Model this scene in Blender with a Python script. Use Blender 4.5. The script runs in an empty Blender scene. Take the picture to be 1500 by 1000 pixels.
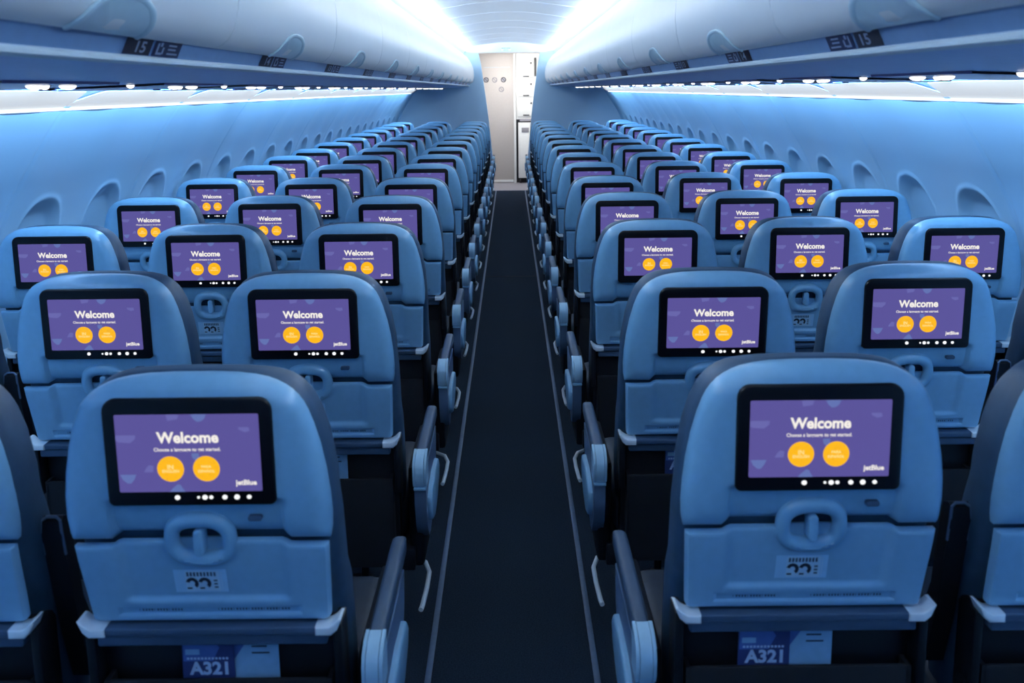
import bpy, bmesh, math, random
from mathutils import Vector, Matrix
random.seed(7)
sc = bpy.context.scene
COL = sc.collection
PI = math.pi

# ------------------------------------------------------------------ helpers
def lin(r, g, b):
    f = lambda c: (c / 255 / 12.92) if c / 255 <= .04045 else ((c / 255 + .055) / 1.055) ** 2.4
    return (f(r), f(g), f(b), 1)

def mat(name, col, rough=.5, metal=0, noise=0, nscale=40, bump=0, bscale=200, spec=.5, coat=0):
    m = bpy.data.materials.new(name); m.use_nodes = True
    nt = m.node_tree; b = nt.nodes['Principled BSDF']
    b.inputs['Base Color'].default_value = col if len(col) == 4 else (*col, 1)
    b.inputs['Roughness'].default_value = rough; b.inputs['Metallic'].default_value = metal
    b.inputs['Specular IOR Level'].default_value = spec
    b.inputs['Coat Weight'].default_value = coat; b.inputs['Coat Roughness'].default_value = .22
    if noise or bump:
        tc = nt.nodes.new('ShaderNodeTexCoord')
    if noise:
        n = nt.nodes.new('ShaderNodeTexNoise'); n.inputs['Scale'].default_value = nscale; n.inputs['Detail'].default_value = 4
        nt.links.new(tc.outputs['Object'], n.inputs['Vector'])
        r = nt.nodes.new('ShaderNodeValToRGB')
        c = b.inputs['Base Color'].default_value
        r.color_ramp.elements[0].color = (c[0] * (1 - noise), c[1] * (1 - noise), c[2] * (1 - noise), 1)
        r.color_ramp.elements[1].color = (c[0] * (1 + noise), c[1] * (1 + noise), c[2] * (1 + noise), 1)
        r.color_ramp.elements[0].position = .3; r.color_ramp.elements[1].position = .7
        nt.links.new(n.outputs['Fac'], r.inputs['Fac']); nt.links.new(r.outputs['Color'], b.inputs['Base Color'])
    if bump:
        n2 = nt.nodes.new('ShaderNodeTexNoise'); n2.inputs['Scale'].default_value = bscale; n2.inputs['Detail'].default_value = 3
        nt.links.new(tc.outputs['Object'], n2.inputs['Vector'])
        bp = nt.nodes.new('ShaderNodeBump'); bp.inputs['Strength'].default_value = bump; bp.inputs['Distance'].default_value = .002
        nt.links.new(n2.outputs['Fac'], bp.inputs['Height']); nt.links.new(bp.outputs['Normal'], b.inputs['Normal'])
    return m

def emit(name, col, s=1.0, base=(.01, .01, .01)):
    m = bpy.data.materials.new(name); m.use_nodes = True
    b = m.node_tree.nodes['Principled BSDF']
    b.inputs['Base Color'].default_value = (*base, 1); b.inputs['Roughness'].default_value = .35
    b.inputs['Specular IOR Level'].default_value = .2
    b.inputs['Emission Color'].default_value = col if len(col) == 4 else (*col, 1)
    b.inputs['Emission Strength'].default_value = s
    return m

M = {}
M['shell'] = mat('shell_plastic', (.225, .475, .69), .3, noise=.03, nscale=60, bump=.03, bscale=900, coat=.6)
M['tray'] = mat('tray_plastic', (.235, .47, .68), .36, noise=.03, nscale=60, bump=.03, bscale=900, coat=.3)
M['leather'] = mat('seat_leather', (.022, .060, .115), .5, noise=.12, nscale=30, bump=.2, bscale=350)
M['black'] = mat('bezel_black', (.003, .0035, .006), .35, noise=.1, nscale=20, spec=.25)
M['rail'] = mat('rail_grey', (.04, .085, .155), .5, noise=.05)
M['dark'] = mat('dark_fabric', (.0035, .0055, .010), .8, noise=.2, nscale=50)
M['frame'] = mat('frame_metal', (.006, .009, .014), .5, metal=.4, noise=.1)
M['silver'] = mat('silver_cap', (.85, .92, .96), .32, metal=.1, noise=.04)
M['armpad'] = mat('arm_pad', (.028, .06, .11), .5, noise=.08, bump=.15, bscale=500)
M['armlight'] = mat('arm_light', (.20, .40, .58), .4, noise=.03)
M['cap'] = mat('arm_cap', (.34, .56, .72), .35, noise=.03)
M['armgrey'] = mat('arm_grey', (.09, .155, .26), .45, noise=.04)
M['wall'] = mat('sidewall_panel', (.40, .66, .88), .45, noise=.015, nscale=3)
M['shade'] = mat('window_shade', (.62, .76, .86), .5, noise=.02)
M['bulk'] = mat('bulkhead_laminate', (.45, .62, .76), .5, noise=.02, nscale=5)
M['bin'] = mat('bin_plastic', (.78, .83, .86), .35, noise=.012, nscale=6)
M['latch'] = mat('latch_plastic', (.48, .66, .76), .3, noise=.02)
M['strip'] = mat('bin_strip', (.11, .21, .38), .45, noise=.04)
M['nose'] = mat('rail_nose', (.70, .82, .88), .35, noise=.02)
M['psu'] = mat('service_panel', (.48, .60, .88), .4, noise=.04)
M['psudark'] = mat('service_strip', (.05, .12, .34), .3, noise=.06)
M['ceil'] = mat('ceiling_panel', (.37, .45, .56), .5, noise=.01, nscale=5)
M['lip'] = mat('cove_lip', (.50, .68, .82), .45, noise=.02)
M['groove'] = mat('groove', (.03, .06, .12), .7, noise=.1)
M['groove2'] = mat('ceiling_gap', (.10, .14, .20), .6, noise=.05)
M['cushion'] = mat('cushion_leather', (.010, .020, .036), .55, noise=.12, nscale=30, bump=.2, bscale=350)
M['carpet'] = mat('carpet', (.0155, .026, .042), .95, noise=.45, nscale=260, bump=.8, bscale=500, spec=.1)
M['vinyl'] = mat('vinyl_floor', (.30, .29, .33), .5, noise=.06, nscale=30)
M['track'] = mat('track_cover', (.075, .12, .19), .45, noise=.08, nscale=50)
M['door'] = mat('door_laminate', (.50, .46, .44), .5, noise=.02)
M['white'] = mat('galley_white', (.82, .82, .81), .4, noise=.02)
M['dgrey'] = mat('dark_grey', (.05, .05, .055), .5, noise=.05)
M['placard'] = mat('placard_dark', (.004, .007, .022), .5, noise=.1, spec=.12)
M['pictogram'] = mat('placard_blue', (.007, .016, .055), .5, noise=.1, spec=.12)
M['lettering'] = mat('lettering', (.18, .23, .33), .5, noise=.05)
M['sticker'] = mat('sticker', (.36, .64, .86), .5, noise=.05)
M['stickerpale'] = mat('sticker_pale', (.48, .70, .86), .5, noise=.05)
M['ink'] = mat('ink', (.012, .022, .05), .6, noise=.05)
M['paper'] = mat('paper_blue', (.22, .42, .62), .6, noise=.06)
M['papernavy'] = mat('paper_navy', (.02, .035, .14), .6, noise=.1)
M['papermid'] = mat('paper_mid', (.06, .13, .38), .6, noise=.1)
M['papertext'] = mat('paper_text', (.45, .58, .75), .6, noise=.05)
M['screen'] = emit('screen_purple', lin(90, 82, 152), 1.0)
M['screenpat'] = emit('screen_shape', lin(104, 102, 170), 1.0)
M['screenpat2'] = emit('screen_shape_blue', lin(98, 114, 176), 1.0)
M['orange'] = emit('screen_orange', lin(255, 186, 24), 1.0)
M['scrwhite'] = emit('screen_white', lin(246, 240, 232), 1.0)
M['circtext'] = emit('screen_cream', lin(255, 226, 150), 1.0)
M['icon'] = emit('icon_white', lin(250, 252, 255), 1.1)
M['wash'] = emit('wash_lens', lin(222, 226, 231), .72, base=(.16, .13, .10))
M['washline'] = emit('wash_tube', (.75, .9, 1), 1.6)
M['lamp'] = emit('reading_lamp', (1.0, .97, .92), 4.0)
M['lampring'] = mat('lamp_ring', (.45, .5, .6), .3, metal=.5, noise=.05)

class MB:
    def __init__(s): s.bm = bmesh.new(); s.mats = []
    def mi(s, k):
        if k not in s.mats: s.mats.append(k)
        return s.mats.index(k)
    def face(s, vs, k):
        try:
            f = s.bm.faces.new(vs); f.material_index = s.mi(k); return f
        except ValueError: return None
    def grid(s, rows, k, closed=False):
        R = [[s.bm.verts.new(p) for p in r] for r in rows]
        for a, b in zip(R, R[1:]):
            n = len(a)
            for i in range(n if closed else n - 1):
                s.face([a[i], a[(i + 1) % n], b[(i + 1) % n], b[i]], k)
        return R
    def poly(s, pts, k): return s.face([s.bm.verts.new(p) for p in pts], k)
    def box(s, x0, x1, y0, y1, z0, z1, k, bev=0, seg=2):
        b = bmesh.new(); bmesh.ops.create_cube(b, size=1)
        for v in b.verts:
            v.co = ((x0 + x1) / 2 + v.co.x * (x1 - x0), (y0 + y1) / 2 + v.co.y * (y1 - y0), (z0 + z1) / 2 + v.co.z * (z1 - z0))
        if bev: bmesh.ops.bevel(b, geom=b.edges[:] , offset=bev, segments=seg, affect='EDGES', profile=.5)
        s.merge(b, k)
    def merge(s, b, k, M4=None):
        mp = {v: s.bm.verts.new((M4 @ v.co) if M4 else v.co) for v in b.verts}
        for f in b.faces: s.face([mp[v] for v in f.verts], k)
        b.free()
    def prism(s, out, a0, a1, k, bev=0, axis='y', kcap=None):
        """outline of 2D points (u,v) extruded a0->a1; axis y: (u,a,v), axis x: (a,u,v), axis z: (u,v,a); bevel at the a0 face"""
        def P(u, v, a): return {'y': (u, a, v), 'x': (a, u, v), 'z': (u, v, a)}[axis]
        L = [[P(u, v, a1) for u, v in out]]
        sg = 1 if a1 > a0 else -1
        if bev:
            for t in range(4):
                an = t / 3 * PI / 2
                L.append([P(u, v, a0 + sg * bev * (1 - math.sin(an))) for u, v in inset(out, bev * (1 - math.cos(an)))])
        else: L.append([P(u, v, a0) for u, v in out])
        R = s.grid(L, k, closed=True)
        s.face(R[-1], kcap or k); s.face(R[0][::-1], k)
    def tube(s, pts, r, k, n=10, closed=False):
        pts = [Vector(p) for p in pts]; rows = []; prev = None
        for i, p in enumerate(pts):
            if closed: t = pts[(i + 1) % len(pts)] - pts[i - 1]
            else: t = pts[min(i + 1, len(pts) - 1)] - pts[max(i - 1, 0)]
            t.normalize()
            if prev is None:
                ref = Vector((0, 0, 1)) if abs(t.z) < .9 else Vector((0, 1, 0))
                prev = t.cross(ref).normalized()
            u = (prev - t * prev.dot(t)).normalized(); prev = u; w = t.cross(u)
            rows.append([p + (u * math.cos(a) + w * math.sin(a)) * r for a in [2 * PI * j / n for j in range(n)]])
        if closed: rows.append(rows[0])
        R = s.grid(rows, k, closed=True)
        if not closed: s.face(R[0][::-1], k); s.face(R[-1], k)
    def disc(s, c, r, k, axis='y', n=20):
        pts = []
        for j in range(n):
            a = 2 * PI * j / n; u, v = r * math.cos(a), r * math.sin(a)
            pts.append({'y': (c[0] + u, c[1], c[2] + v), 'z': (c[0] + u, c[1] + v, c[2]), 'x': (c[0], c[1] + u, c[2] + v)}[axis])
        s.poly(pts, k)
    def flat(s, tm, f, k):
        vs, fs = tm
        V = [s.bm.verts.new(f(x, y)) for x, y in vs]
        for fc in fs: s.face([V[i] for i in fc], k)
    def mesh(s, name, sharp=35, recalc=True):
        if recalc: bmesh.ops.recalc_face_normals(s.bm, faces=s.bm.faces[:])
        me = bpy.data.meshes.new(name); s.bm.to_mesh(me); s.bm.free()
        for k in s.mats: me.materials.append(M[k])
        me.polygons.foreach_set('use_smooth', [True] * len(me.polygons))
        me.set_sharp_from_angle(angle=math.radians(sharp))
        return me

def inset(out, d):
    if d == 0: return list(out)
    n = len(out); A = sum(out[i][0] * out[(i + 1) % n][1] - out[(i + 1) % n][0] * out[i][1] for i in range(n))
    sg = 1 if A > 0 else -1; res = []
    for i in range(n):
        p0, p1, p2 = Vector(out[i - 1]), Vector(out[i]), Vector(out[(i + 1) % n])
        n1 = (p1 - p0); n2 = (p2 - p1)
        n1 = Vector((-n1.y, n1.x)).normalized() * sg; n2 = Vector((-n2.y, n2.x)).normalized() * sg
        b = n1 + n2
        if b.length < 1e-6: b = n1.copy()
        b.normalize(); c = max(.5, b.dot(n1))
        q = p1 + b * (d / c); res.append((q.x, q.y))
    return res

def rrect(x0, x1, z0, z1, r, n=5):
    rs = r if isinstance(r, (list, tuple)) else [r] * 4   # bl, br, tr, tl
    out = []
    for (cx, cz, a0, rr) in ((x0 + rs[0], z0 + rs[0], PI, rs[0]), (x1 - rs[1], z0 + rs[1], 1.5 * PI, rs[1]),
                             (x1 - rs[2], z1 - rs[2], 0, rs[2]), (x0 + rs[3], z1 - rs[3], PI / 2, rs[3])):
        for i in range(n + 1):
            a = a0 + PI / 2 * i / n; out.append((cx + rr * math.cos(a), cz + rr * math.sin(a)))
    return out

def text2d(body, size, bold=0.0, width=None):
    cu = bpy.data.curves.new('t', 'FONT'); cu.body = body; cu.size = size; cu.align_x = 'CENTER'; cu.align_y = 'CENTER'
    cu.offset = bold * size; cu.resolution_u = 3; cu.space_line = .9
    o = bpy.data.objects.new('t', cu); COL.objects.link(o)
    dg = bpy.context.evaluated_depsgraph_get(); e = o.evaluated_get(dg); me = e.to_mesh()
    vs = [(v.co.x, v.co.y) for v in me.vertices]; fs = [tuple(p.vertices) for p in me.polygons]
    e.to_mesh_clear(); bpy.data.objects.remove(o); bpy.data.curves.remove(cu)
    x0 = min(v[0] for v in vs); x1 = max(v[0] for v in vs); y0 = min(v[1] for v in vs); y1 = max(v[1] for v in vs)
    k = (width / (x1 - x0)) if width else 1
    return [((x - (x0 + x1) / 2) * k, (y - (y0 + y1) / 2) * k) for x, y in vs], fs

def obj(name, me, parent=None, loc=None):
    o = bpy.data.objects.new(name, me); COL.objects.link(o)
    if parent: o.parent = parent
    if loc: o.location = loc
    return o

def tag(o, label=None, cat=None, group=None, kind=None):
    if label: o['label'] = label
    if cat: o['category'] = cat
    if group: o['group'] = group
    if kind: o['kind'] = kind
    return o

def thing(name, loc, label, cat, group=None):
    o = bpy.data.objects.new(name, None); o.empty_display_size = .1; COL.objects.link(o); o.location = loc
    return tag(o, label, cat, group)

def lerp_tab(tab, t):
    if t <= tab[0][0]: return tab[0][1]
    for (a, va), (b, vb) in zip(tab, tab[1:]):
        if t <= b: return va + (vb - va) * (t - a) / (b - a)
    return tab[-1][1]

def smooth(a, b, x):
    t = max(0, min(1, (x - a) / (b - a))); return t * t * (3 - 2 * t)

# ------------------------------------------------------------------ seat geometry (x across, y forward, z up; screen face at y=0)
W_UP = [(.852, .2065), (.866, .2095), (.89, .211), (.92, .2095), (.96, .205), (1.0, .1975), (1.035, .188), (1.057, .180), (1.070, .1735),
        (1.080, .166), (1.089, .157), (1.096, .1465), (1.1025, .133), (1.1075, .118), (1.1112, .098), (1.1142, .07), (1.1155, .03)]
W_TR = [(.7085, .188), (.7105, .193), (.715, .1965), (.725, .1975), (.78, .2005), (.83, .203), (.8445, .2035)]
PROF = [(.60, .055), (.70, .040), (.76, .027), (.82, .013), (.85, .008), (.90, .002), (.93, 0), (1.072, 0), (1.086, .0015), (1.097, .004), (1.107, .008), (1.1155, .013)]
def prof(z): return lerp_tab(PROF, z)
def oval(x, z):   # signed: <0 inside the latch oval
    rx, rz = .048, .034
    return (abs(x) / rx) ** 2.6 + (abs(z - .850) / rz) ** 2.4 - 1

def panel(tab, depth, side, k, nu=56, nv=44, rr=.014, de=None, warp=lambda x, z: 0):
    zs0, zs1 = tab[0][0], tab[-1][0]
    zs = sorted(set([zs0 + (zs1 - zs0) * j / nv for j in range(nv + 1)] + [t[0] for t in tab]))
    outl = [(lerp_tab(tab, z), z) for z in zs]
    outl = [(-w, z) for w, z in outl] + [(w, z) for w, z in outl[::-1]]
    segs = list(zip(outl, outl[1:] + outl[:1]))
    def dist(x, z):
        best = 9
        for (ax, az), (bx, bz) in segs:
            dx, dz = bx - ax, bz - az; L = dx * dx + dz * dz
            t = 0 if L == 0 else max(0, min(1, ((x - ax) * dx + (z - az) * dz) / L))
            d = math.hypot(x - ax - t * dx, z - az - t * dz)
            if d < best: best = d
        return best
    us = [math.sin(PI / 2 * (2 * i / nu - 1)) * .45 + (2 * i / nu - 1) * .55 for i in range(nu + 1)]
    mb = MB(); rows = []
    for z in zs:
        w = lerp_tab(tab, z); r = []
        for u in us:
            x = u * w; d = dist(x, z); e = 0
            if d < rr: e = (de or rr) * (1 - math.sqrt(max(0, 1 - (1 - d / rr) ** 2)))
            r.append((x, prof(z) + e + depth(x, z), z + warp(x, z)))
        rows.append(r)
    R = mb.grid(rows, k)
    loop = R[0] + [r[-1] for r in R[1:]] + R[-1][-2::-1] + [r[0] for r in R[-2:0:-1]]
    back = [mb.bm.verts.new((v.co.x, prof(v.co.z) + side, v.co.z)) for v in loop]
    n = len(loop)
    for i in range(n): mb.face([loop[i], loop[(i + 1) % n], back[(i + 1) % n], back[i]], k)
    mb.face(back, k)
    return mb

def d_up(x, z):
    y = 0
    # recessed centre below the screen between the two side bolsters
    y += .011 * smooth(.1425, .1335, abs(x)) * smooth(.922, .910, z)
    s = oval(x, z)
    y += .022 * smooth(.12, -.18, s)
    return y
def d_tr(x, z):
    y = .005
    a = smooth(.135, .127, abs(x) - max(0, (z - .75)) * .03) * smooth(.744, .754, z)
    y += .006 * a
    # long shallow slot with a raised lower edge
    y += .006 * smooth(.152, .148, abs(x)) * smooth(.719, .7225, z) * smooth(.737, .7335, z)
    s = oval(x, z)
    y += -.010 * smooth(.9, .1, s) * smooth(.852, .846, z) + .018 * smooth(.12, -.35, s)
    return y

ME = {}
def wp(x, z): return .007 * smooth(.145, .130, abs(x)) * (smooth(.93, .852, z) if z > .8485 else smooth(.79, .8445, z))
ME['back_shell'] = panel(W_UP, d_up, .030, 'shell', rr=.034, de=.019, warp=wp).mesh('back_shell')
ME['tray_table'] = panel(W_TR, d_tr, .022, 'tray', nv=48, rr=.007, warp=wp).mesh('tray_table')

def cushion_back():
    tab = [(.43, .19), (.45, .205), (.50, .210), (.70, .211), (.86, .2135), (.94, .2105), (1.0, .201), (1.041, .189), (1.068, .177), (1.087, .163), (1.1005, .144),
           (1.1085, .118), (1.1125, .085), (1.114, .03)]
    cy = lambda z: lerp_tab([(.43, .185), (.6, .165), (.70, .145), (.75, .110), (.9, .072), (1.0, .070), (1.12, .074)], z)
    th = lambda z: lerp_tab([(.43, .045), (.55, .055), (.8, .052), (.9, .045), (1.0, .046), (1.060, .044), (1.100, .034), (1.114, .012)], z)
    mb = MB(); rows = []
    N = 36
    zs = [.43 + .684 * (1 - (1 - j / 40) ** 1.6) for j in range(41)]
    for z in zs:
        w = lerp_tab(tab, z); t = th(z); r = []
        for i in range(N):
            a = 2 * PI * i / N; c, s_ = math.cos(a), math.sin(a); e = .28
            x = w * math.copysign(abs(c) ** e, c); y = cy(z) + t * math.copysign(abs(s_) ** .6, s_)
            if s_ > 0 and abs(x) > .15: y += .012 * smooth(.15, .2, abs(x))
            r.append((x, y, z))
        rows.append(r)
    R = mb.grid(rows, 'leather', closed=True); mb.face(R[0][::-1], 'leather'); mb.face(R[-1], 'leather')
    return mb.mesh('back_cushion', 50)
ME['back_cushion'] = cushion_back()

def cushion_seat():
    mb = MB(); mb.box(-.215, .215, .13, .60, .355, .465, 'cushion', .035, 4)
    for x in (-.11, .11): mb.box(x - .003, x + .003, .16, .585, .4635, .4665, 'dark')
    return mb.mesh('seat_cushion', 50)
ME['seat_cushion'] = cushion_seat()

def frame():
    mb = MB(); mb.box(-.22, .22, .11, .57, .315, .355, 'frame', .008)
    mb.tube([(-.25, .2, .30), (.25, .2, .30)], .02, 'frame'); mb.tube([(-.25, .48, .30), (.25, .48, .30)], .02, 'frame')
    mb.box(-.205, .205, .085, .125, .315, .66, 'frame', .006)
    return mb.mesh('seat_frame')
ME['seat_frame'] = frame()

def legs(front):
    mb = MB()
    y = .47 if front else .17
    y2 = .50 if front else .10
    pts = [(0, y, .30), (0, (y + y2) / 2, .16), (0, y2, .03)]
    for sx in (-.035, .035): mb.tube([(sx, *p[1:]) for p in pts], .012, 'frame')
    mb.box(-.05, .05, y2 - .05, y2 + .05, 0, .035, 'frame', .006)
    return mb.mesh('leg')
ME['leg_front'] = legs(True); ME['leg_rear'] = legs(False)

SX, SZ0, SZ1 = .1108, .9362, 1.0620
def bezel():
    mb = MB(); mb.prism(rrect(-.131, .131, .912, 1.0865, [.010, .010, .021, .021]), -.0055, .012, 'black', .004)
    y = -.0062; z = SZ0 - .0098; W = 2 * SX
    for u, r in ((.40, .0042), (.548, .0022), (.593, .0042), (.637, .0032), (.733, .0040), (.8185, .0044), (.904, .0036)):
        x = -SX + u * W
        mb.prism([(x + r * math.cos(2 * PI * i / 14), z + r * .92 * math.sin(2 * PI * i / 14)) for i in range(14)], y, y + .001, 'icon')
    return mb.mesh('screen_bezel')
ME['screen_bezel'] = bezel()

SX, SZ0, SZ1 = .1108, .9362, 1.0620
def display():
    mb = MB(); y = -.0062
    W = 2 * SX; H = SZ1 - SZ0
    mb.prism(rrect(-SX, SX, SZ0, SZ1, .002, 2), y, y + .0015, 'screen')
    P = lambda u, v: (-SX + u * W, SZ1 - v * H)
    def shape(pts, k, e=.00025): mb.poly([(P(u, v)[0], y - e, P(u, v)[1]) for u, v in pts], k)
    shape([(.0, .26), (.14, .26), (.135, .31), (.10, .36), (.02, .35), (0, .33)], 'screenpat')
    shape([(.01, .77), (.125, .77), (.11, .83), (.085, .885), (.06, .885), (.03, .84)], 'screenpat2')
    shape([(.53, .0), (.64, .0), (.625, .06), (.60, .09), (.575, .095), (.55, .06)], 'screenpat2')
    shape([(.35, 1.0), (.46, 1.0), (.445, .96), (.43, .91), (.41, .90), (.375, .95)], 'screenpat2')
    shape([(.18, .74), (.245, .74), (.25, .66), (.22, .645), (.20, .68)], 'screenpat')
    shape([(.855, .17), (.93, .17), (.935, .22), (.90, .235), (.86, .20)], 'screenpat')
    shape([(.52, .50), (.57, .50), (.575, .56), (.55, .60), (.525, .56)], 'screenpat2')
    shape([(.36, .0), (.45, .0), (.44, .06), (.37, .08)], 'screenpat')
    def txt(t, u, v, w, k, bold=0, e=.0005, vs=1):
        cx, cz = P(u, v); mb.flat(text2d(t, .02, bold, w * W), lambda a, b: (cx + a, y - e, cz + b * vs), k)
    txt('Welcome', .5, .295, .432, 'scrwhite', .035, vs=1.02)
    txt('Choose a language to get started.', .493, .455, .465, 'scrwhite', .018, vs=1.05)
    for u, a, b in ((.368, 'IN', 'ENGLISH'), (.6185, 'PARA', 'ESPAÑOL')):
        cx, cz = P(u, .70); mb.disc((cx, y - .0005, cz), .0208, 'orange', n=32)
        txt(a, u, .672, .042 if len(a) < 3 else .07, 'circtext', .02, .0008)
        txt(b, u, .728, .118, 'circtext', .02, .0008)
    txt('jetBlue', .89, .895, .148, 'scrwhite', .03)
    return mb.mesh('display', recalc=False)
ME['display'] = display()

def latch_ring():
    mb = MB(); pts = []
    n = 48
    for i in range(n):
        a = 2 * PI * i / n; c, s_ = math.cos(a), math.sin(a)
        x = .0465 * math.copysign(abs(c) ** .72, c); z = .852 + .033 * math.copysign(abs(s_) ** .78, s_)
        pts.append((x, prof(z) + .0135 - .002 * s_, z))
    mb.tube(pts, .0125, 'shell', n=10, closed=True)
    return mb.mesh('latch_surround', 60)
ME['latch_surround'] = latch_ring()
def latch_knob():
    mb = MB(); mb.prism(rrect(-.0075, .0075, .832, .872, .006), .004, .03, 'shell', .003)
    return mb.mesh('latch_knob')
ME['latch_knob'] = latch_knob()

def hook_dot():
    mb = MB(); mb.prism(rrect(.082, .104, .885, .893, .0035), .004, .012, 'rail', .001)
    return mb.mesh('headphone_jack')
ME['headphone_jack'] = hook_dot()

def tray_rail():
    mb = MB(); mb.prism(rrect(-.198, .198, .690, .704, .004), .030, .058, 'rail', .003)
    mb.prism(rrect(-.190, .190, .668, .688, .004), .038, .058, 'rail', .003)
    return mb.mesh('tray_rail')
ME['tray_rail'] = tray_rail()

def hinge(sx):
    mb = MB()
    out = [(.173, .690), (.199, .690), (.209, .699), (.217, .718), (.2118, .7175), (.203, .7095), (.195, .7048), (.173, .7048)]
    mb.prism([(sx * a, b) for a, b in out], .026, .062, 'silver', .003)
    mb.box(min(sx * .198, sx * .214), max(sx * .198, sx * .214), .045, .10, .56, .70, 'frame', .004)
    return mb.mesh('hinge_cap')
ME['hinge_l'] = hinge(-1); ME['hinge_r'] = hinge(1)

def pocket():
    mb = MB(); mb.prism(rrect(-.19, .19, .33, .572, .012), .052, .058, 'dark', .002)
    mb.prism(rrect(-.195, .195, .32, .668, .012), .086, .10, 'dark', .002)
    for x0, x1 in ((-.192, -.184), (.184, .192)): mb.box(x0, x1, .052, .09, .33, .572, 'dark')
    mb.box(-.19, .19, .052, .09, .326, .334, 'dark')
    return mb.mesh('literature_pocket')
ME['literature_pocket'] = pocket()

def placard():
    mb = MB();     z0, z1 = .7605, .8015
    yy = lambda z: prof(z) + .0098
    def rect(x0, x1, a, b, k, e=0): mb.poly([(x0, yy(a) - e, a), (x1, yy(a) - e, a), (x1, yy(b) - e, b), (x0, yy(b) - e, b)], k)
    rect(-.052, .034, z0, z1, 'sticker'); rect(-.034, .022, z0 + .002, z1 - .002, 'stickerpale', .0003)
    for i in range(9): rect(-.031 + i * .0055, -.0275 + i * .0055, z1 - .012, z1 - .0045, 'rail', .0006)
    for cx in (-.0235, -.003):    # little belt-and-vest pictograms
        for i in range(9):
            a0, a1 = -.9 + i * .42, -.9 + (i + 1) * .42
            r0, r1 = .0045, .0105
            mb.poly([(cx + (r1 if o else r0) * math.cos(a), yy(.777 + (r1 if o else r0) * math.sin(a)) - .0009, .777 + (r1 if o else r0) * math.sin(a)) for o, a in ((0, a0), (1, a0), (1, a1), (0, a1))], 'ink')
        rect(cx - .009, cx - .001, .7665, .7695, 'ink', .0007)
    for i in range(3): rect(.012, .018, .768 + i * .006, .771 + i * .006, 'rail', .0006)
    rect(.024, .0255, z0 + .004, z1 - .004, 'stickerpale', .0003)
    return mb.mesh('placard', recalc=False)
ME['placard'] = placard()

def engraving(x0, x1, n):
    mb = MB()
    yy = lambda z: prof(z) + .0098
    if 1:
        for i in range(n):
            a = x0 + (x1 - x0) * i / n; b = a + (x1 - x0) / n * (.55 if i % 5 else .2)
            mb.poly([(a, yy(.7265), .7265), (b, yy(.7265), .7265), (b, yy(.7305), .7305), (a, yy(.7305), .7305)], 'rail')
    return mb.mesh('engraved_notice', recalc=False)
ME['notice_a'] = engraving(-.118, -.045, 15); ME['notice_b'] = engraving(.012, .132, 24)

# aisle armrest, built for the +x side (aisle on +x), mirrored for the other
def arm(sx):
    X = lambda a: sx * a
    ms = {}
    mb = MB()
    out = rrect(.246, .276, .592, .626, [.004, .004, .009, .009], 4)
    L = []
    for y, k, dz in ((.105, 1, 0), (.11, 1, 0), (.40, 1, .004), (.44, .97, .002), (.462, .8, -.004)):
        cx, cz = .261, .608
        L.append([(X(cx + (a - cx) * k), y, cz + (b - cz) * k + dz) for a, b in out])
    R = mb.grid(L, 'armpad', closed=True); mb.face(R[0], 'armpad'); mb.face(R[-1], 'armpad')
    ms['arm_pad'] = mb.mesh('arm_pad')
    mb = MB()      # rounded pivot cover at the rear end
    prf = [(.105, .629), (.075, .626), (.052, .614), (.043, .596), (.043, .565), (.052, .548), (.105, .548)]
    for x0, x1, g in ((.2435, .2495, 0), (.2505, .2715, -.002), (.2725, .2785, 0)):
        mb.prism([(y + g, z) for y, z in prf], X(x0), X(x1), 'cap', 0, 'x')
    ms['pivot_cover'] = mb.mesh('pivot_cover', 50)
    mb = MB()
    prf = [(.055, .545), (.058, .49), (.075, .43), (.11, .385), (.16, .375), (.24, .40), (.32, .45), (.37, .51), (.385, .585), (.10, .588), (.10, .545)]
    mb.prism(prf, X(.246), X(.276), 'armgrey', 0, 'x')
    mb.box(min(X(.245), X(.277)), max(X(.245), X(.277)), .046, .10, .538, .546, 'armlight', .002)
    ms['arm_support'] = mb.mesh('arm_support', 50)
    mb = MB()
    prf = [(.085, .465), (.11, .43), (.17, .412), (.25, .428), (.315, .46), (.335, .49), (.31, .517), (.20, .526), (.12, .518), (.09, .50)]
    mb.prism(prf, X(.289), X(.2755), 'armlight', .006, 'x')
    ms['end_panel'] = mb.mesh('end_panel', 50)
    mb = MB()
    pts = [(X(-.25), .42, .16), (X(.13), .42, .16), (X(.20), .415, .158), (X(.235), .39, .155), (X(.250), .34, .152), (X(.250), .26, .15), (X(.246), .17, .148), (X(.243), .15, .146)]
    mb.tube(pts, .007, 'silver', 8)
    mb.box(min(X(.2), X(.24)), max(X(.2), X(.24)), .08, .14, .30, .36, 'frame', .004)
    ms['baggage_bar'] = mb.mesh('baggage_bar')
    mb = MB()
    mb.box(min(X(.225), X(.262)), max(X(.225), X(.262)), .10, .42, .30, .58, 'frame', .01)
    ms['side_frame'] = mb.mesh('side_frame')
    return ms
ARM = {1: arm(1), -1: arm(-1)}

def mid_arm(sx):     # middle armrest folded up between two backrests
    mb = MB(); X = sx * .229
    prf = [(.19, .50), (.145, .52), (.120, .62), (.100, .74), (.086, .82), (.088, .842), (.100, .848), (.118, .84), (.125, .80), (.14, .68), (.19, .56)]
    mb.prism(prf, X - .0175, X + .0175, 'frame', 0, 'x')
    mb.tube([(X - .0172, .095, .78), (X - .0172, .088, .825), (X - .0155, .09, .843), (X - .008, .093, .8485), (X + .008, .093, .8485), (X + .0155, .09, .843), (X + .0172, .088, .825), (X + .0172, .095, .78)], .0028, 'armgrey', 6)
    return mb.mesh('folded_armrest', 45)
MID = {1: mid_arm(1), -1: mid_arm(-1)}

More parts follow.
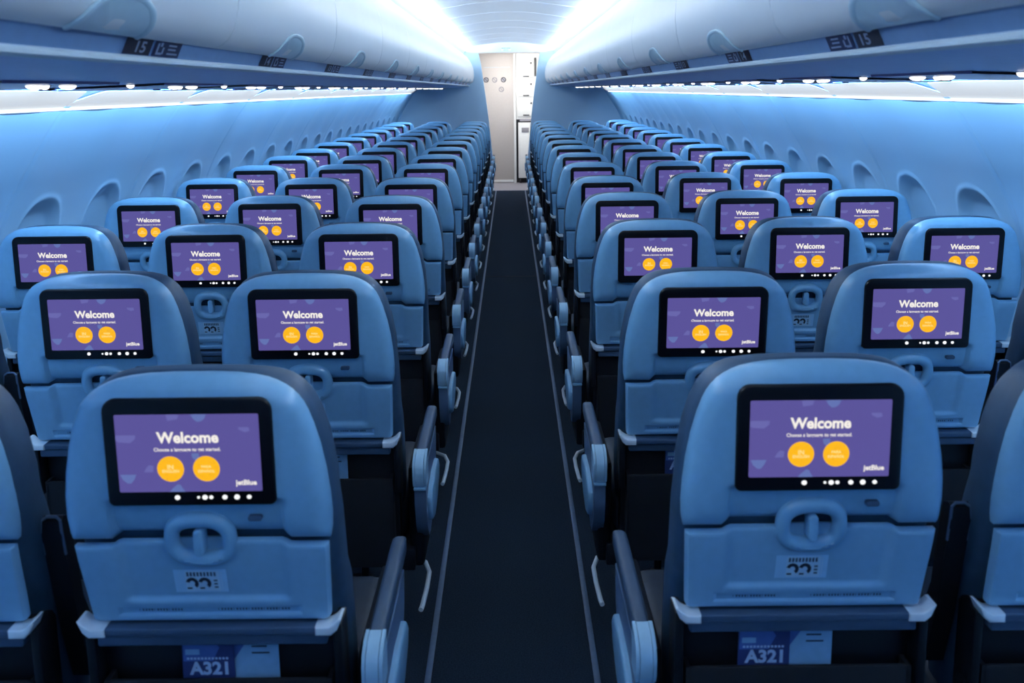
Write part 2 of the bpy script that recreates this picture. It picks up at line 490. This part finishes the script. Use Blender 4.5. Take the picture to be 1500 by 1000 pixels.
def lower(key):
    for v in ME[key].vertices: v.co.z -= lerp_tab([(.60, .024), (.71, .023), (.85, .010), (.915, 0)], v.co.z)
for key in ('back_shell', 'tray_table', 'latch_surround', 'latch_knob', 'headphone_jack', 'placard', 'notice_a', 'notice_b', 'tray_rail', 'hinge_l', 'hinge_r'): lower(key)

X1, X2, X3 = .4922, .996, 1.4994
YL, YR, PITCH = 1.3565, 1.3733, .8128
NROW = 15
RECL = {(-1, 1, 1): 0.001, (-1, 2, 1): 0.028, (-1, 2, 2): 0.006, (-1, 3, 1): 0.004, (-1, 3, 2): -0.006, (-1, 3, 3): -0.008, (-1, 4, 1): 0.014, (-1, 4, 2): -0.021, (-1, 4, 3): -0.016,
        (-1, 5, 1): 0.024, (-1, 5, 2): -0.01, (-1, 5, 3): -0.041, (-1, 6, 2): -0.039, (1, 1, 1): -0.018, (1, 2, 1): 0.065, (1, 2, 2): 0.003, (1, 3, 1): 0.008, (1, 3, 2): -0.011,
        (1, 3, 3): 0.022, (1, 4, 1): 0.003, (1, 4, 2): -0.023, (1, 4, 3): -0.035, (1, 5, 1): 0.042, (1, 5, 2): -0.066}
ORD = ['nearest', 'second', 'third', 'fourth', 'fifth', 'sixth', 'seventh', 'eighth', 'ninth', 'tenth', 'eleventh', 'twelfth', 'thirteenth', 'fourteenth', 'fifteenth']
PIV = Vector((0, .12, .5))
def make_seat(side, row, col):
    sname = 'left' if side < 0 else 'right'
    cname = ['aisle', 'middle', 'window'][col - 1]
    y = (YL if side < 0 else YR) + PITCH * (row - 1)
    r = thing('airline_seat', (side * [X1, X2, X3][col - 1], y, 0),
              f'blue aircraft seat with lit back screen, {ORD[row-1]} row from viewer, {cname} seat {sname} of aisle', 'seat',
              f'aircraft seats {sname} of the aisle')
    d = RECL.get((side, row, col), random.uniform(-.03, .01) if row > 4 else 0)
    R = Matrix.Translation(PIV) @ Matrix.Rotation(-d if False else d, 4, 'X') @ Matrix.Translation(-PIV)
    def back(name, key, par=r):
        o = obj(name, ME[key], par)
        if par is r: o.matrix_local = R
        return o
    back('back_shell', 'back_shell'); back('back_cushion', 'back_cushion')
    t = back('tray_table', 'tray_table'); back('placard', 'placard', t); back('engraved_notice', 'notice_a', t); back('engraved_notice', 'notice_b', t)
    b = back('screen_bezel', 'screen_bezel'); back('display', 'display', b)
    l = back('latch_surround', 'latch_surround'); back('latch_knob', 'latch_knob', l)
    back('headphone_jack', 'headphone_jack'); back('tray_rail', 'tray_rail')
    back('hinge_cap', 'hinge_l'); back('hinge_cap', 'hinge_r'); back('literature_pocket', 'literature_pocket')
    obj('seat_cushion', ME['seat_cushion'], r); obj('seat_frame', ME['seat_frame'], r)
    obj('leg', ME['leg_front'], r); obj('leg', ME['leg_rear'], r)
    if col == 1:
        A = ARM[-side]
        s = obj('armrest', A['arm_support'], r)
        for n in ('arm_pad', 'pivot_cover', 'end_panel'): obj(n, A[n], s)
        obj('side_frame', A['side_frame'], r); obj('baggage_bar', A['baggage_bar'], r)
    else:
        m = obj('folded_armrest', MID[-side], r); m.matrix_local = R
    return r
for row in range(1, NROW + 1):
    for side in (-1, 1):
        for col in (1, 2, 3):
            if row == 1 and col == 3: continue
            make_seat(side, row, col)

# literature in the pockets of the two nearest rows
def card_mesh(mirror):
    mb = MB()
    z0, z1 = .40, .655
    mb.box(-.042, .046, -.0008, .0008, z0, z1, 'papernavy')
    mb.poly([(-.040, -.0012, .60), (.010, -.0012, .60), (.022, -.0012, .625), (.004, -.0012, .653), (-.040, -.0012, .653)], 'papermid')
    mb.poly([(-.036, -.0014, .612), (-.012, -.0014, .612), (-.012, -.0014, .622), (-.036, -.0014, .622)], 'paper')
    mb.poly([(-.03, -.0014, .640), (.0, -.0014, .640), (-.004, -.0014, .650), (-.03, -.0014, .650)], 'paper')
    for i in range(12): mb.poly([(-.034 + i * .006, -.0014, .603), (-.030 + i * .006, -.0014, .603), (-.030 + i * .006, -.0014, .607), (-.034 + i * .006, -.0014, .607)], 'papertext')
    mb.flat(text2d('A321', .03, .04, .066), lambda a, b: (a + .002, -.0016, .587 + b), 'papertext')
    return mb.mesh('safety_card', recalc=False)
def mag_mesh():
    mb = MB(); mb.box(-.055, .055, -.002, .002, .40, .655, 'paper', .001)
    mb.poly([(-.05, -.0024, .60), (-.02, -.0024, .60), (.0, -.0024, .63), (.03, -.0024, .65), (-.05, -.0024, .65)], 'papermid')
    for i in range(3): mb.poly([(.01, -.0025, .61 + i * .012), (.04 - i * .004, -.0025, .61 + i * .012), (.04 - i * .004, -.0025, .613 + i * .012), (.01, -.0025, .613 + i * .012)], 'ink')
    return mb.mesh('magazine', recalc=False)
CARD, MAG = card_mesh(0), mag_mesh()
for side, row, col, cx, mx in ((-1, 1, 1, -.020, .045), (1, 1, 1, -.060, .005), (-1, 2, 1, -.05, .02), (1, 2, 1, -.05, .015), (-1, 1, 2, .0, .06), (1, 1, 2, -.03, .05)):
    x = side * [X1, X2, X3][col - 1]; y = (YL if side < 0 else YR) + PITCH * (row - 1)
    sname = 'left' if side < 0 else 'right'; cname = ['aisle', 'middle', 'window'][col - 1]
    o = obj('safety_card', CARD, None, (x + cx, y + .064, 0))
    tag(o, f'navy A321 safety card in the {ORD[row-1]} row pocket, {cname} seat {sname} of aisle', 'card', 'safety cards in seat pockets')
    o = obj('magazine', MAG, None, (x + mx, y + .070, 0))
    tag(o, f'pale blue magazine behind the A321 card, {ORD[row-1]} row, {cname} seat {sname} of aisle', 'magazine', 'magazines in seat pockets')

# ------------------------------------------------------------------ cabin shell
Y0, YB, YD = -2.2, 14.2, 15.38
mb = MB(); mb.box(-2.0, 2.0, Y0, 14.2, -.05, 0, 'carpet'); 
tag(obj('floor', mb.mesh('floor')), 'dark navy carpet of the aircraft cabin', 'floor', kind='structure')
mb = MB(); mb.box(-2.0, 2.0, 14.2, 16.2, -.05, .001, 'vinyl')
tag(obj('floor_galley', mb.mesh('floor_galley')), 'pale grey vinyl floor beyond the carpet at the cabin front', 'floor', kind='structure')
n = 1
for s in (-1, 1):
    mb = MB(); mb.box(s * .225 - .0085, s * .225 + .0085, Y0, 14.2, 0, .005, 'track', .002)
    tag(obj(f'trim_{n}', mb.mesh('track')), 'grey seat track cover strip along the %s edge of the aisle' % ('left' if s < 0 else 'right'), 'trim', kind='structure'); n += 1
mb = MB(); mb.box(-.216, .216, 7.555, 7.573, 0, .002, 'dark')
tag(obj(f'trim_{n}', mb.mesh('seam')), 'dark seam across the aisle carpet', 'trim', kind='structure'); n += 1

WALL = [(1.455, 1.492), (1.495, 1.44), (1.53, 1.39), (1.567, 1.335), (1.602, 1.28), (1.634, 1.23), (1.662, 1.18), (1.686, 1.13), (1.708, 1.08), (1.726, 1.03), (1.742, .98), (1.755, .92),
        (1.765, .86), (1.771, .80), (1.774, .72), (1.772, .60), (1.752, .45), (1.71, .30), (1.65, .15), (1.58, 0)]
WT = [(-z, x) for x, z in WALL]
PW = 1.067
YJ = 3.04 - 5 * PW
def win(y, z):
    """(signed distance-like value, recess depth) of the nearest scooped window surround"""
    t = (y - YJ) / (PW / 2); k = math.floor(t); yc = YJ + (k + .5) * PW / 2
    dy, dz = y - yc, z - .93
    # rounded window surround, pointed slightly at its top
    a = .165
    hz = .238
    return (abs(dy) / a) ** 2.5 + (abs(dz) / hz) ** 2.6 - 1, dy, dz
def wall_mesh(s):
    mb = MB(); rows = []
    zs = []
    z = 1.492
    while z > .62: zs.append(z); z -= (.0085 if .9 < z < 1.22 else .014)
    zs += [.6, .52, .45, .37, .30, .2, .1, 0]
    ys = [YJ - 2 * PW * 0 + i * PW / 120 for i in range(int((14.25 - YJ) / (PW / 120)) + 2)]
    ys = [y for y in ys if y <= 14.22]
    zx = [lerp_tab(WT, -z) for z in zs]
    for z, x in zip(zs, zx):
        r = []
        for y in ys:
            q, dy, dz = win(y, z); d = 0
            if q < .6:
                d += .024 * max(0, min(1, (.03 - q) / .40)) ** .9 - .004 * smooth(.34, .12, q) * smooth(-.02, .10, q)
            t = (y - YJ) / PW; g = abs(t - round(t)) * PW
            d += .006 * smooth(.014, .004, g)
            # gentle vertical pillow of every panel bay
            d += -.006 * math.cos(4 * PI * (y - YJ) / PW)
            r.append((s * (x + d), y, z))
        rows.append(r)
    mb.grid(rows, 'wall')
    return mb.mesh('sidewall', 60)
for s, nm in ((-1, 'left'), (1, 'right')):
    tag(obj(f'wall_{nm}', wall_mesh(s)), f'pale blue curved sidewall with scooped window surrounds, {nm} of the seats', 'wall', kind='structure')

# pulled-down shades in the window surrounds
def shade_mesh(s):
    mb = MB(); mb.prism(rrect(-.105, .105, .745, 1.10, .08), s * 1.80, s * 1.796, 'shade', 0, 'x')
    return mb.mesh('window_shade')
SH = {-1: shade_mesh(-1), 1: shade_mesh(1)}

# white lit wash-light lens along the top of each sidewall panel
def sway(x0, z0, x1, z1, t): return x0 + (x1 - x0) * t, z0 + (z1 - z0) * t
def wash(s):
    mb = MB(); rows = []
    N = 28
    for i in range(N + 1):
        u = i / N; y = u * PW
        # aft end has a rounded upper corner
        h = 1 - .82 * (1 - smooth(-.04, .19, u)) ** 1.5 - .06 * smooth(.75, 1, u)
        xa, za = sway(1.452, 1.502, 1.362, 1.556, max(.06, h))
        r = []
        for j in range(5):
            t = j / 4; r.append((s * (1.452 + (xa - 1.452) * t), y, 1.502 + (za - 1.502) * t - .004 * math.sin(PI * t)))
        rows.append(r)
    mb.grid(rows, 'wash')
    back = [[(s * (abs(p[0]) + .002), p[1], p[2] + .003) for p in r] for r in rows]
    mb.grid(back, 'psu')
    for e in (0, 4): mb.grid([[r[e] for r in rows], [r[e] for r in back]], 'psu')
    return mb.mesh('wash_lens', recalc=False)
def washline(s):
    mb = MB(); mb.tube([(s * 1.449, .001, 1.499), (s * 1.449, PW - .001, 1.499)], .005, 'washline', 8); return mb.mesh('light_tube')
def washclip(s):
    mb = MB(); mb.prism([(1.43, 1.513), (1.462, 1.489), (1.466, 1.494), (1.434, 1.520)] if s > 0 else [(-1.43, 1.513), (-1.462, 1.489), (-1.466, 1.494), (-1.434, 1.520)], 0, .035, 'wall', .003)
    return mb.mesh('end_clip')
for s, nm in ((-1, 'left'), (1, 'right')):
    me, ml, mc = wash(s), washline(s), washclip(s)
    for k in range(15):
        y = YJ + PW * k
        if y + PW > 14.25 or k < 3: continue
        w = thing('wash_light', (0, y, 0), f'white sidewall wash light, number {k} counted along the {nm} wall top', 'light', f'wash lights along the {nm} wall')
        obj('lens', me, w); obj('light_tube', ml, w); obj('end_clip', mc, w)
        w['label'] = (f'white sidewall light strip {nm} of the cabin, ' + (f'{ORD[k-4]} one from the viewer' if k > 3 else 'level with the nearest seat row'))

# bins' lower rail, underside and cove: long continuous trims
def sweep(pts, k, s, y0, y1, name, th=None):
    mb = MB(); rows = [[(s * x, y, z) for x, z in pts] for y in (y0, y1)]
    mb.grid(rows, k); return mb.mesh(name, 40)
def trim(me, label):
    global n
    o = obj(f'trim_{n}', me); n += 1
    return tag(o, label, 'trim', kind='structure')
for s, nm in ((-1, 'left'), (1, 'right')):
    trim(sweep([(.596, 1.645), (.600, 1.636), (.6125, 1.609)], 'strip', s, Y0, YB, 'strip'), f'blue-grey strip under the {nm} luggage bins that carries the row numbers')
    trim(sweep([(.6125, 1.6105), (.6085, 1.609), (.606, 1.605), (.607, 1.600), (.612, 1.5965), (.62, 1.5955)], 'nose', s, Y0, YB, 'nose'), f'bright rounded edge rail under the {nm} luggage bins')
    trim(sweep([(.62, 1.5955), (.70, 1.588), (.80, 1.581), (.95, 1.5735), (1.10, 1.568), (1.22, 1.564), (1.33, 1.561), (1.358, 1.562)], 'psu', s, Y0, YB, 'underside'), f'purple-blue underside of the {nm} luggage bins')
    trim(sweep([(1.350, 1.5625), (1.372, 1.5605), (1.42, 1.533), (1.462, 1.507), (1.462, 1.49)], 'psu', s, Y0, YB, 'cove back'), f'recess behind the wash lights of the {nm} wall')
    trim(sweep([(.677, 2.060), (.684, 2.066), (.694, 2.068)], 'groove', s, Y0, YB, 'bin gap'), f'dark gap above the {nm} luggage bins')
    trim(sweep([(.694, 2.066), (.688, 2.075), (.669, 2.120), (.668, 2.126), (.672, 2.128), (.70, 2.08)], 'lip', s, Y0, YB, 'cove lip'), f'light blue cove lip between the {nm} bins and the ceiling')
    trim(sweep([(.694, 2.066), (.78, 2.07), (.81, 2.12), (.785, 2.182)], 'ceil', s, Y0, YB, 'cove'), f'cove recess beside the {nm} edge of the ceiling')

# ceiling panels
mb = MB(); rows = []
CE = [(-.785, 2.182), (-.74, 2.174), (-.70, 2.170), (-.62, 2.176), (-.52, 2.192), (-.40, 2.212), (-.27, 2.230), (-.13, 2.243), (0, 2.247)]
CE = CE + [(-x, z) for x, z in CE[-2::-1]]
ys = []
y = 1.2 - 4 * PW
while y < YB:
    ys += [(y, .0), (y + .004, .010), (y + .012, .010), (y + .016, .0), (y + .2, -.002), (y + PW / 2, -.003), (y + PW - .2, -.002)]; y += PW
ys = [(a, b) for a, b in ys if Y0 <= a < YB] + [(YB, 0)]
R = mb.grid([[(x, y, z + d) for x, z in CE] for y, d in ys], 'ceil')
for f in mb.bm.faces:
    if all(v.co.z - lerp_tab(CE, v.co.x) > .008 for v in f.verts): f.material_index = mb.mi('groove2')
tag(obj('ceiling', mb.mesh('ceiling', 25)), 'pale curved ceiling panels glowing at both edges above the aisle', 'ceiling', kind='structure')

# overhead bins
BP = [(.676, 2.060), (.662, 2.050), (.64, 2.031), (.61, 1.995), (.584, 1.955), (.562, 1.91), (.546, 1.862), (.5375, 1.81), (.5365, 1.76), (.541, 1.715), (.552, 1.675), (.565, 1.655), (.58, 1.643), (.596, 1.637)]
def bin_door(s):
    mb = MB()
    ysd = [(.002, .004), (.004, .001), (.008, 0), (.012, 0), (PW / 2, 0), (PW - .012, 0), (PW - .008, 0), (PW - .004, .001), (PW - .002, .004)]
    rows = [[(s * (x + d), y, z) for x, z in BP] for y, d in ysd]
    mb.grid(rows, 'bin')
    inner = [[(s * (x + .02), y, z + (.004 if i > 9 else 0)) for i, (x, z) in enumerate(BP)] for y, d in ysd]
    mb.grid(inner, 'bin')
    for e in (0, len(BP) - 1): mb.grid([[r[e] for r in rows], [r[e] for r in inner]], 'bin')
    for e in (0, -1): mb.grid([rows[e], inner[e]], 'groove')
    return mb.mesh('bin_door', 40)
def bin_body(s):
    mb = MB()
    pts = [(.60, 1.64), (.64, 1.602), (1.33, 1.575), (1.40, 1.66), (1.36, 1.82), (1.2, 1.99), (.95, 2.05), (.70, 2.06), (.66, 2.02), (.61, 1.93), (.575, 1.80), (.58, 1.70)]
    mb.prism([(s * x, z) for x, z in pts], .003, PW - .003, 'groove', 0)
    return mb.mesh('bin_body', 40)
def on_bin(t):   # point on the bin face at arclength t measured up from the bottom lip
    pts = BP[::-1]
    for a, b in zip(pts, pts[1:]):
        L = math.hypot(b[0] - a[0], b[1] - a[1])
        if t <= L:
            k = t / L; nx, nz = -(b[1] - a[1]) / L, (b[0] - a[0]) / L
            return a[0] + (b[0] - a[0]) * k, a[1] + (b[1] - a[1]) * k, nx, nz
        t -= L
    return pts[-1][0], pts[-1][1], -1, 0
def bin_latch(s):
    """D-shaped finger scoop: a raised rounded rim around a slightly darker dished plate at the lower edge of the door"""
    mb = MB(); yc = PW / 2
    def P(y, t, h):
        x, z, nx, nz = on_bin(t); return (s * (x + nx * h), yc + y, z + nz * h)
    N = 40; rim = []
    for i in range(N + 1):
        a = PI * i / N
        y = .128 * math.copysign(abs(math.cos(a)) ** .8, math.cos(a)); t = .004 + .078 * math.sin(a) ** .8
        rim.append((y, t))
    rows = []
    for k, h in ((1.0, .0008), (1.0, .005), (.97, .0062), (.90, .0055), (.86, .0028), (.5, .0020), (.02, .0018)):
        rows.append([P(y * k, .003 + (t - .003) * k, h) for y, t in rim])
    mb.grid(rows[:5], 'latch'); mb.grid(rows[4:], 'latch')
    return mb.mesh('bin_latch', 40)
YBIN = 1.40 - PW / 2 - 2 * PW
for s, nm in ((-1, 'left'), (1, 'right')):
    md, mo, ml = bin_door(s), bin_body(s), bin_latch(s)
    k = 0; y = YBIN
    while y + PW < YB + .1:
        if y + PW > 0:
            b = thing('overhead_bin', (0, y, 0), f'closed pale overhead luggage bin, {ORD[k-2]} from the viewer above the {nm} seats' if k > 1 else f'closed pale overhead luggage bin overhead beside the viewer, {nm} side', 'luggage bin', f'overhead bins above the {nm} seats')
            obj('bin_door', md, b); obj('bin_body', mo, b); obj('bin_latch', ml, b)
        k += 1; y += PW
    ytop = y
    # plain filler from the last whole bin to the bulkhead
    if YB - ytop > .02:
        mb = MB(); rows = [[(s * x, yy, z) for x, z in BP] for yy in (ytop, YB)]; mb.grid(rows, 'bin')
        trim(mb.mesh('bin filler', 40), f'short fixed bin panel against the front partition, {nm} side')

# row number placards under the bins
def strip_pt(s, y, v, e):     # v 0..1 up the strip
    x0, z0, x1, z1 = .6118, 1.6105, .598, 1.640
    return (s * (x0 + (x1 - x0) * v - e * .9), y, z0 + (z1 - z0) * v - e * .42)
def plate(s, y0, y1, k, nm):
    mb = MB()
    mb.grid([[strip_pt(s, y, v, e) for v, e in ((.02, .0002), (.03, .0012), (.97, .0012), (.98, .0002))] for y in (y0, y1)], k)
    return mb
for s, nm in ((-1, 'left'), (1, 'right')):
    for i in range(NROW):
        num = 15 - i; y = 1.62 + PITCH * i
        p = thing('row_placard', (0, y, 0), f'dark row placard reading {num} under the bins, {nm} side', 'sign', f'row number placards on the {nm}')
        mb = plate(s, -.115, -.004, 'placard', 'number_plate')
        tm = text2d(str(num), .03, .02)
        W_ = max(v[0] for v in tm[0]) - min(v[0] for v in tm[0]); H_ = max(v[1] for v in tm[0]) - min(v[1] for v in tm[0])
        mb.flat(tm, lambda a, b: strip_pt(s, -.05 + (a if s < 0 else -a) * .062 / .036, .48 + b / H_ * .62, .0022), 'lettering')
        obj('number_plate', mb.mesh('number_plate', recalc=False), p)
        mb = plate(s, .006, .135, 'pictogram', 'pictogram_plate')
        q = lambda a0, a1, v0, v1: mb.poly([strip_pt(s, .006 + a * .129, v, .0022) for a, v in ((a0, v0), (a1, v0), (a1, v1), (a0, v1))], 'lettering')
        q(.10, .16, .15, .8); q(.16, .30, .15, .28); q(.30, .36, .2, .6); q(.2, .28, .62, .85)
        for v in (.2, .45, .68): q(.5, .9 - .1 * (v > .4), v, v + .10)
        obj('pictogram_plate', mb.mesh('pictogram_plate', recalc=False), p)

# passenger service panels with reading lights
def psu_y(x): return lerp_tab([(.62, 1.5955), (.70, 1.588), (.80, 1.581), (.95, 1.5735), (1.10, 1.568), (1.22, 1.564), (1.33, 1.561)], x)
def unit(s):
    mb = MB(); rows = []
    for y in [-.24 + i * .04 for i in range(14)]:
        e = .0 if -.2 < y < .24 else .0
        bul = .05 * math.exp(-(y / .12) ** 2)
        rows.append([(s * x, y, psu_y(x) - (-.003 if j in (0, 5) else .006)) for j, x in enumerate((.925, .93, 1.03, 1.16, 1.27 + bul, 1.275 + bul))])
    mb.grid(rows, 'psudark')
    for yv in (-.16, -.12, .30, .34): mb.disc((s * 1.02, yv, psu_y(1.02) - .0065), .008, 'lampring', 'z', 12)
    return mb.mesh('panel', recalc=False)
def lampm(r):
    mb = MB(); n_ = 18
    rows = [[(r * k * math.cos(2 * PI * i / n_), r * k * math.sin(2 * PI * i / n_), z) for i in range(n_)] for k, z in ((1.25, .001), (1.25, -.002), (1.02, -.003))]
    mb.grid(rows, 'lampring', closed=True)
    rows = [[(r * math.cos(t) * math.cos(2 * PI * i / n_), r * math.cos(t) * math.sin(2 * PI * i / n_), -.003 - .008 * math.sin(t)) for i in range(n_)] for t in (0, .35, .7, 1.05, 1.35)]
    R = mb.grid(rows, 'lamp', closed=True); mb.face(R[-1], 'lamp')
    return mb.mesh('reading_light')
UN = {-1: unit(-1), 1: unit(1)}; LB, LS = lampm(.018), lampm(.010)
for s, nm in ((-1, 'left'), (1, 'right')):
    for i in range(-1, NROW):
        y = (1.97 if s < 0 else 2.10) + PITCH * i
        if y > 13.9 or (i < 0 and s < 0): continue
        u = thing('ceiling_service_panel', (0, y, 0), f'dark blue panel of bright reading lights, {ORD[i]} from the viewer under the {nm} bins' if i >= 0 else 'dark blue reading light panel cut off by the right edge of the photo', 'reading lights', f'reading light panels on the {nm}'); u['kind'] = 'thing'
        obj('panel', UN[s], u)
        for dx, dy, me in ((.985, -.01, LB), (.985, .03, LS), (.98, .125, LB), (1.0, .52, LS)):
            if dy == .5 and y + .5 > 14: continue
            obj('reading_light', me, u, (s * dx, dy, psu_y(dx) - (.004 if dy < .4 else 0)))

# ------------------------------------------------------------------ partitions at the cabin front
def partition(s):
    edge = [(.262, 0), (.262, .25), (.27, .5), (.30, .85), (.330, 1.15), (.38, 1.55), (.43, 1.92), (.465, 2.08), (.475, 2.16)]
    out = edge + [(.70, 2.25), (1.30, 2.25), (1.9, 1.8), (1.95, 1.0), (1.9, 0)]
    mb = MB(); mb.prism([(s * a, b) for a, b in out], YB + .001, YB + .05, 'bulk', .004)
    mb.box(min(s * .72, s * 1.0), max(s * .72, s * 1.0), YB - .003, YB + .002, 1.36, 1.364, 'lip')
    return mb.mesh('partition', 40)
for s, nm in ((-1, 'left'), (1, 'right')):
    tag(obj(f'wall_front_{nm}', partition(s)), f'pale blue partition with curved inner edge, {nm} of the front opening', 'wall', kind='structure')
mb = MB(); mb.box(-.8, .8, YB, YB + .05, 2.095, 2.35, 'ceil'); mb.box(-.5, .5, YB + .05, YD + .1, 2.12, 2.16, 'white')
tag(obj('trim_lintel', mb.mesh('lintel')), 'pale header panel above the front opening', 'trim', kind='structure')
# small sign on the ceiling header
mb = MB(); mb.box(-.12, .03, YB - .012, YB - .001, 2.115, 2.175, 'stickerpale', .002)
for i in range(7): mb.box(-.112 + i * .0195, -.100 + i * .0195, YB - .0135, YB - .0115, 2.148, 2.164, 'psudark')
for i in range(4): mb.box(-.085 + i * .0195, -.073 + i * .0195, YB - .0135, YB - .0115, 2.124, 2.136, 'psudark')
tag(obj('header_sign', mb.mesh('header_sign')), 'small pale sign with blue lettering high above the front opening', 'sign')
# back end of the visible cabin piece
mb = MB(); mb.box(-2, 2, Y0 - .05, Y0, 0, 2.3, 'bulk')
tag(obj('wall_back', mb.mesh('wall_back')), 'plain partition behind the camera', 'wall', kind='structure')
# vestibule beyond
mb = MB(); mb.box(-.70, .062, YD, YD + .05, 0, 2.12, 'door', .003); mb.box(-.70, .05, YD - .008, YD, .02, .055, 'white')
mb.box(-.42, .01, YD - .003, YD, 1.90, 1.905, 'lip')
d = obj('door_1', mb.mesh('door')); tag(d, 'beige door panel with round signs at the front of the cabin', 'door', kind='structure')
for cx, cz, full in ((-.385, 1.70, 1), (-.245, 1.70, 0), (-.10, 1.70, 1), (-.135, 1.545, 0)):
    mb = MB()
    mb.tube([(cx + .038 * math.cos(2 * PI * i / 20), YD - .002, cz + .038 * math.sin(2 * PI * i / 20)) for i in range(20)], .006, 'dgrey' if full else 'vinyl', 6, closed=True)
    mb.disc((cx, YD - .001, cz), .036, 'vinyl' if full else 'door')
    mb.tube([(cx - .026, YD - .003, cz + .026), (cx + .026, YD - .003, cz - .026)], .005, 'dgrey' if full else 'vinyl', 6)
    obj('round_sign', mb.mesh('round_sign'), d)
mb = MB(); mb.box(.062, .10, YD - .03, YD + .05, 0, 2.12, 'white', .003)
tag(obj('trim_post', mb.mesh('post')), 'white post between the beige door and the galley', 'trim', kind='structure')
g = thing('galley_cabinet', (.28, YD, 0), 'bright white galley cabinet with stacked compartments, right of the beige door', 'galley')
mb = MB(); mb.box(-.175, .35, .02, .5, 1.05, 2.12, 'white', .003); mb.box(-.175, .35, .06, .5, 0, 1.05, 'dgrey')
obj('cabinet_body', mb.mesh('cabinet_body'), g)
for z0, z1 in ((1.73, 2.05), (1.42, 1.71), (1.10, 1.40)):
    mb = MB(); mb.box(-.155, .115, .0, .022, z0, z1, 'white', .006); dd = obj('compartment_door', mb.mesh('compartment_door'), g)
    mb = MB(); mb.box(-.06, .04, -.012, .001, z0 + .012, z0 + .03, 'dgrey', .003)
    mb.box(.06, .085, -.012, .001, z1 - .1, z1 - .07, 'dgrey', .003); obj('latch', mb.mesh('latch'), dd)
mb = MB(); mb.box(.13, .16, -.0, .03, 1.75, 2.05, 'dgrey'); obj('edge_strip', mb.mesh('edge_strip'), g)
mb = MB(); mb.box(-.12, .10, -.015, .02, 1.02, 1.06, 'vinyl', .004); obj('counter_edge', mb.mesh('counter_edge'), g)
t = thing('service_trolley', (.25, YD - .10, 0), 'white service trolley with black wheels parked under the galley cabinet', 'trolley')
mb = MB(); mb.box(-.115, .115, 0, .14, .09, 1.0, 'white', .008); obj('trolley_body', mb.mesh('trolley_body'), t)
mb = MB(); mb.box(-.10, .10, -.006, .002, .16, .80, 'white', .004); mb.box(-.06, .06, -.008, 0, .84, .92, 'vinyl', .004); obj('trolley_door', mb.mesh('trolley_door'), t)
for x in (-.085, .085):
    mb = MB(); mb.prism([(.07 + .045 * math.cos(2 * PI * i / 20), .045 + .045 * math.sin(2 * PI * i / 20)) for i in range(20)], x - .014, x + .014, 'dgrey', 0, 'x'); obj('wheel', mb.mesh('wheel'), t)
mb = MB(); mb.box(-.10, .10, .01, .13, .085, .10, 'dgrey'); obj('trolley_base', mb.mesh('trolley_base'), t)
mb = MB(); mb.box(-1.2, -.70, YB + .05, YD + .05, 0, 2.2, 'white'); mb.box(.64, 1.2, YB + .05, YD + .05, 0, 2.2, 'white')
tag(obj('wall_vestibule', mb.mesh('vestibule')), 'white side walls of the front vestibule', 'wall', kind='structure')

# ------------------------------------------------------------------ light
def area(name, loc, direction, sx, sy, power, col, along=(0, 1, 0)):
    l = bpy.data.lights.new(name, 'AREA'); l.shape = 'RECTANGLE'; l.size = sx; l.size_y = sy; l.energy = power; l.color = col
    o = bpy.data.objects.new(name, l); COL.objects.link(o); o.location = loc
    z = -Vector(direction).normalized(); y = Vector(along); x = y.cross(z).normalized(); y = z.cross(x)
    o.matrix_world = Matrix.Translation(loc) @ Matrix((x, y, z)).transposed().to_4x4()
    return o
NS = 5; YL0 = -1.2; seg = (YB - YL0) / NS
COVE, WASH = 66.0, 17.0
for s in (-1, 1):
    for i in range(NS):
        yc = YL0 + seg * (i + .5)
        area('cove_light', (s * .717, yc, 2.138), (-s * .55, 0, .83), .03, seg * .98, COVE, (.93, .965, .97))
        area('sidewall_light', (s * 1.31, yc - (.35 if i == NS - 1 else 0), 1.5555), (s * .72, 0, -.70), .03, seg * (.98 if i < NS - 1 else .74), WASH, (.38, .65, 1.0))
area('galley_light', (.05, YB + .30, 2.10), (.1, .5, -.85), .6, .4, 28, (1, .96, .92))
w = bpy.data.worlds.new('world'); sc.world = w; w.use_nodes = True
w.node_tree.nodes['Background'].inputs['Color'].default_value = (.02, .04, .08, 1)

# ------------------------------------------------------------------ camera
F, PIT, YAW, ROLL, CX, H, CY = 1349.1632, .1686, 0.0, .0107, .011, 1.5482, 360.0
fw = Vector((0, math.cos(PIT), -math.sin(PIT))); up = Vector((0, math.sin(PIT), math.cos(PIT))); rt = Vector((1, 0, 0))
c, s_ = math.cos(ROLL), math.sin(ROLL)
up, rt = c * up + s_ * rt, c * rt - s_ * up
cam = bpy.data.cameras.new('camera'); co = bpy.data.objects.new('camera', cam); COL.objects.link(co)
co.matrix_world = Matrix.Translation((CX, 0, H)) @ Matrix((rt, up, -fw)).transposed().to_4x4()
cam.sensor_width = 36; cam.sensor_fit = 'HORIZONTAL'; cam.lens = F / 1500 * 36; cam.shift_y = -(500 - CY) / 1500
cam.clip_start = .02
cam.dof.use_dof = True; cam.dof.focus_distance = 4.0; cam.dof.aperture_fstop = 6.5
sc.camera = co
vs = sc.view_settings; vs.view_transform = 'Standard'; vs.look = 'None'; vs.gamma = 1; vs.exposure = 0; vs.use_curve_mapping = False
sc.cycles.max_bounces = 8; sc.cycles.diffuse_bounces = 5
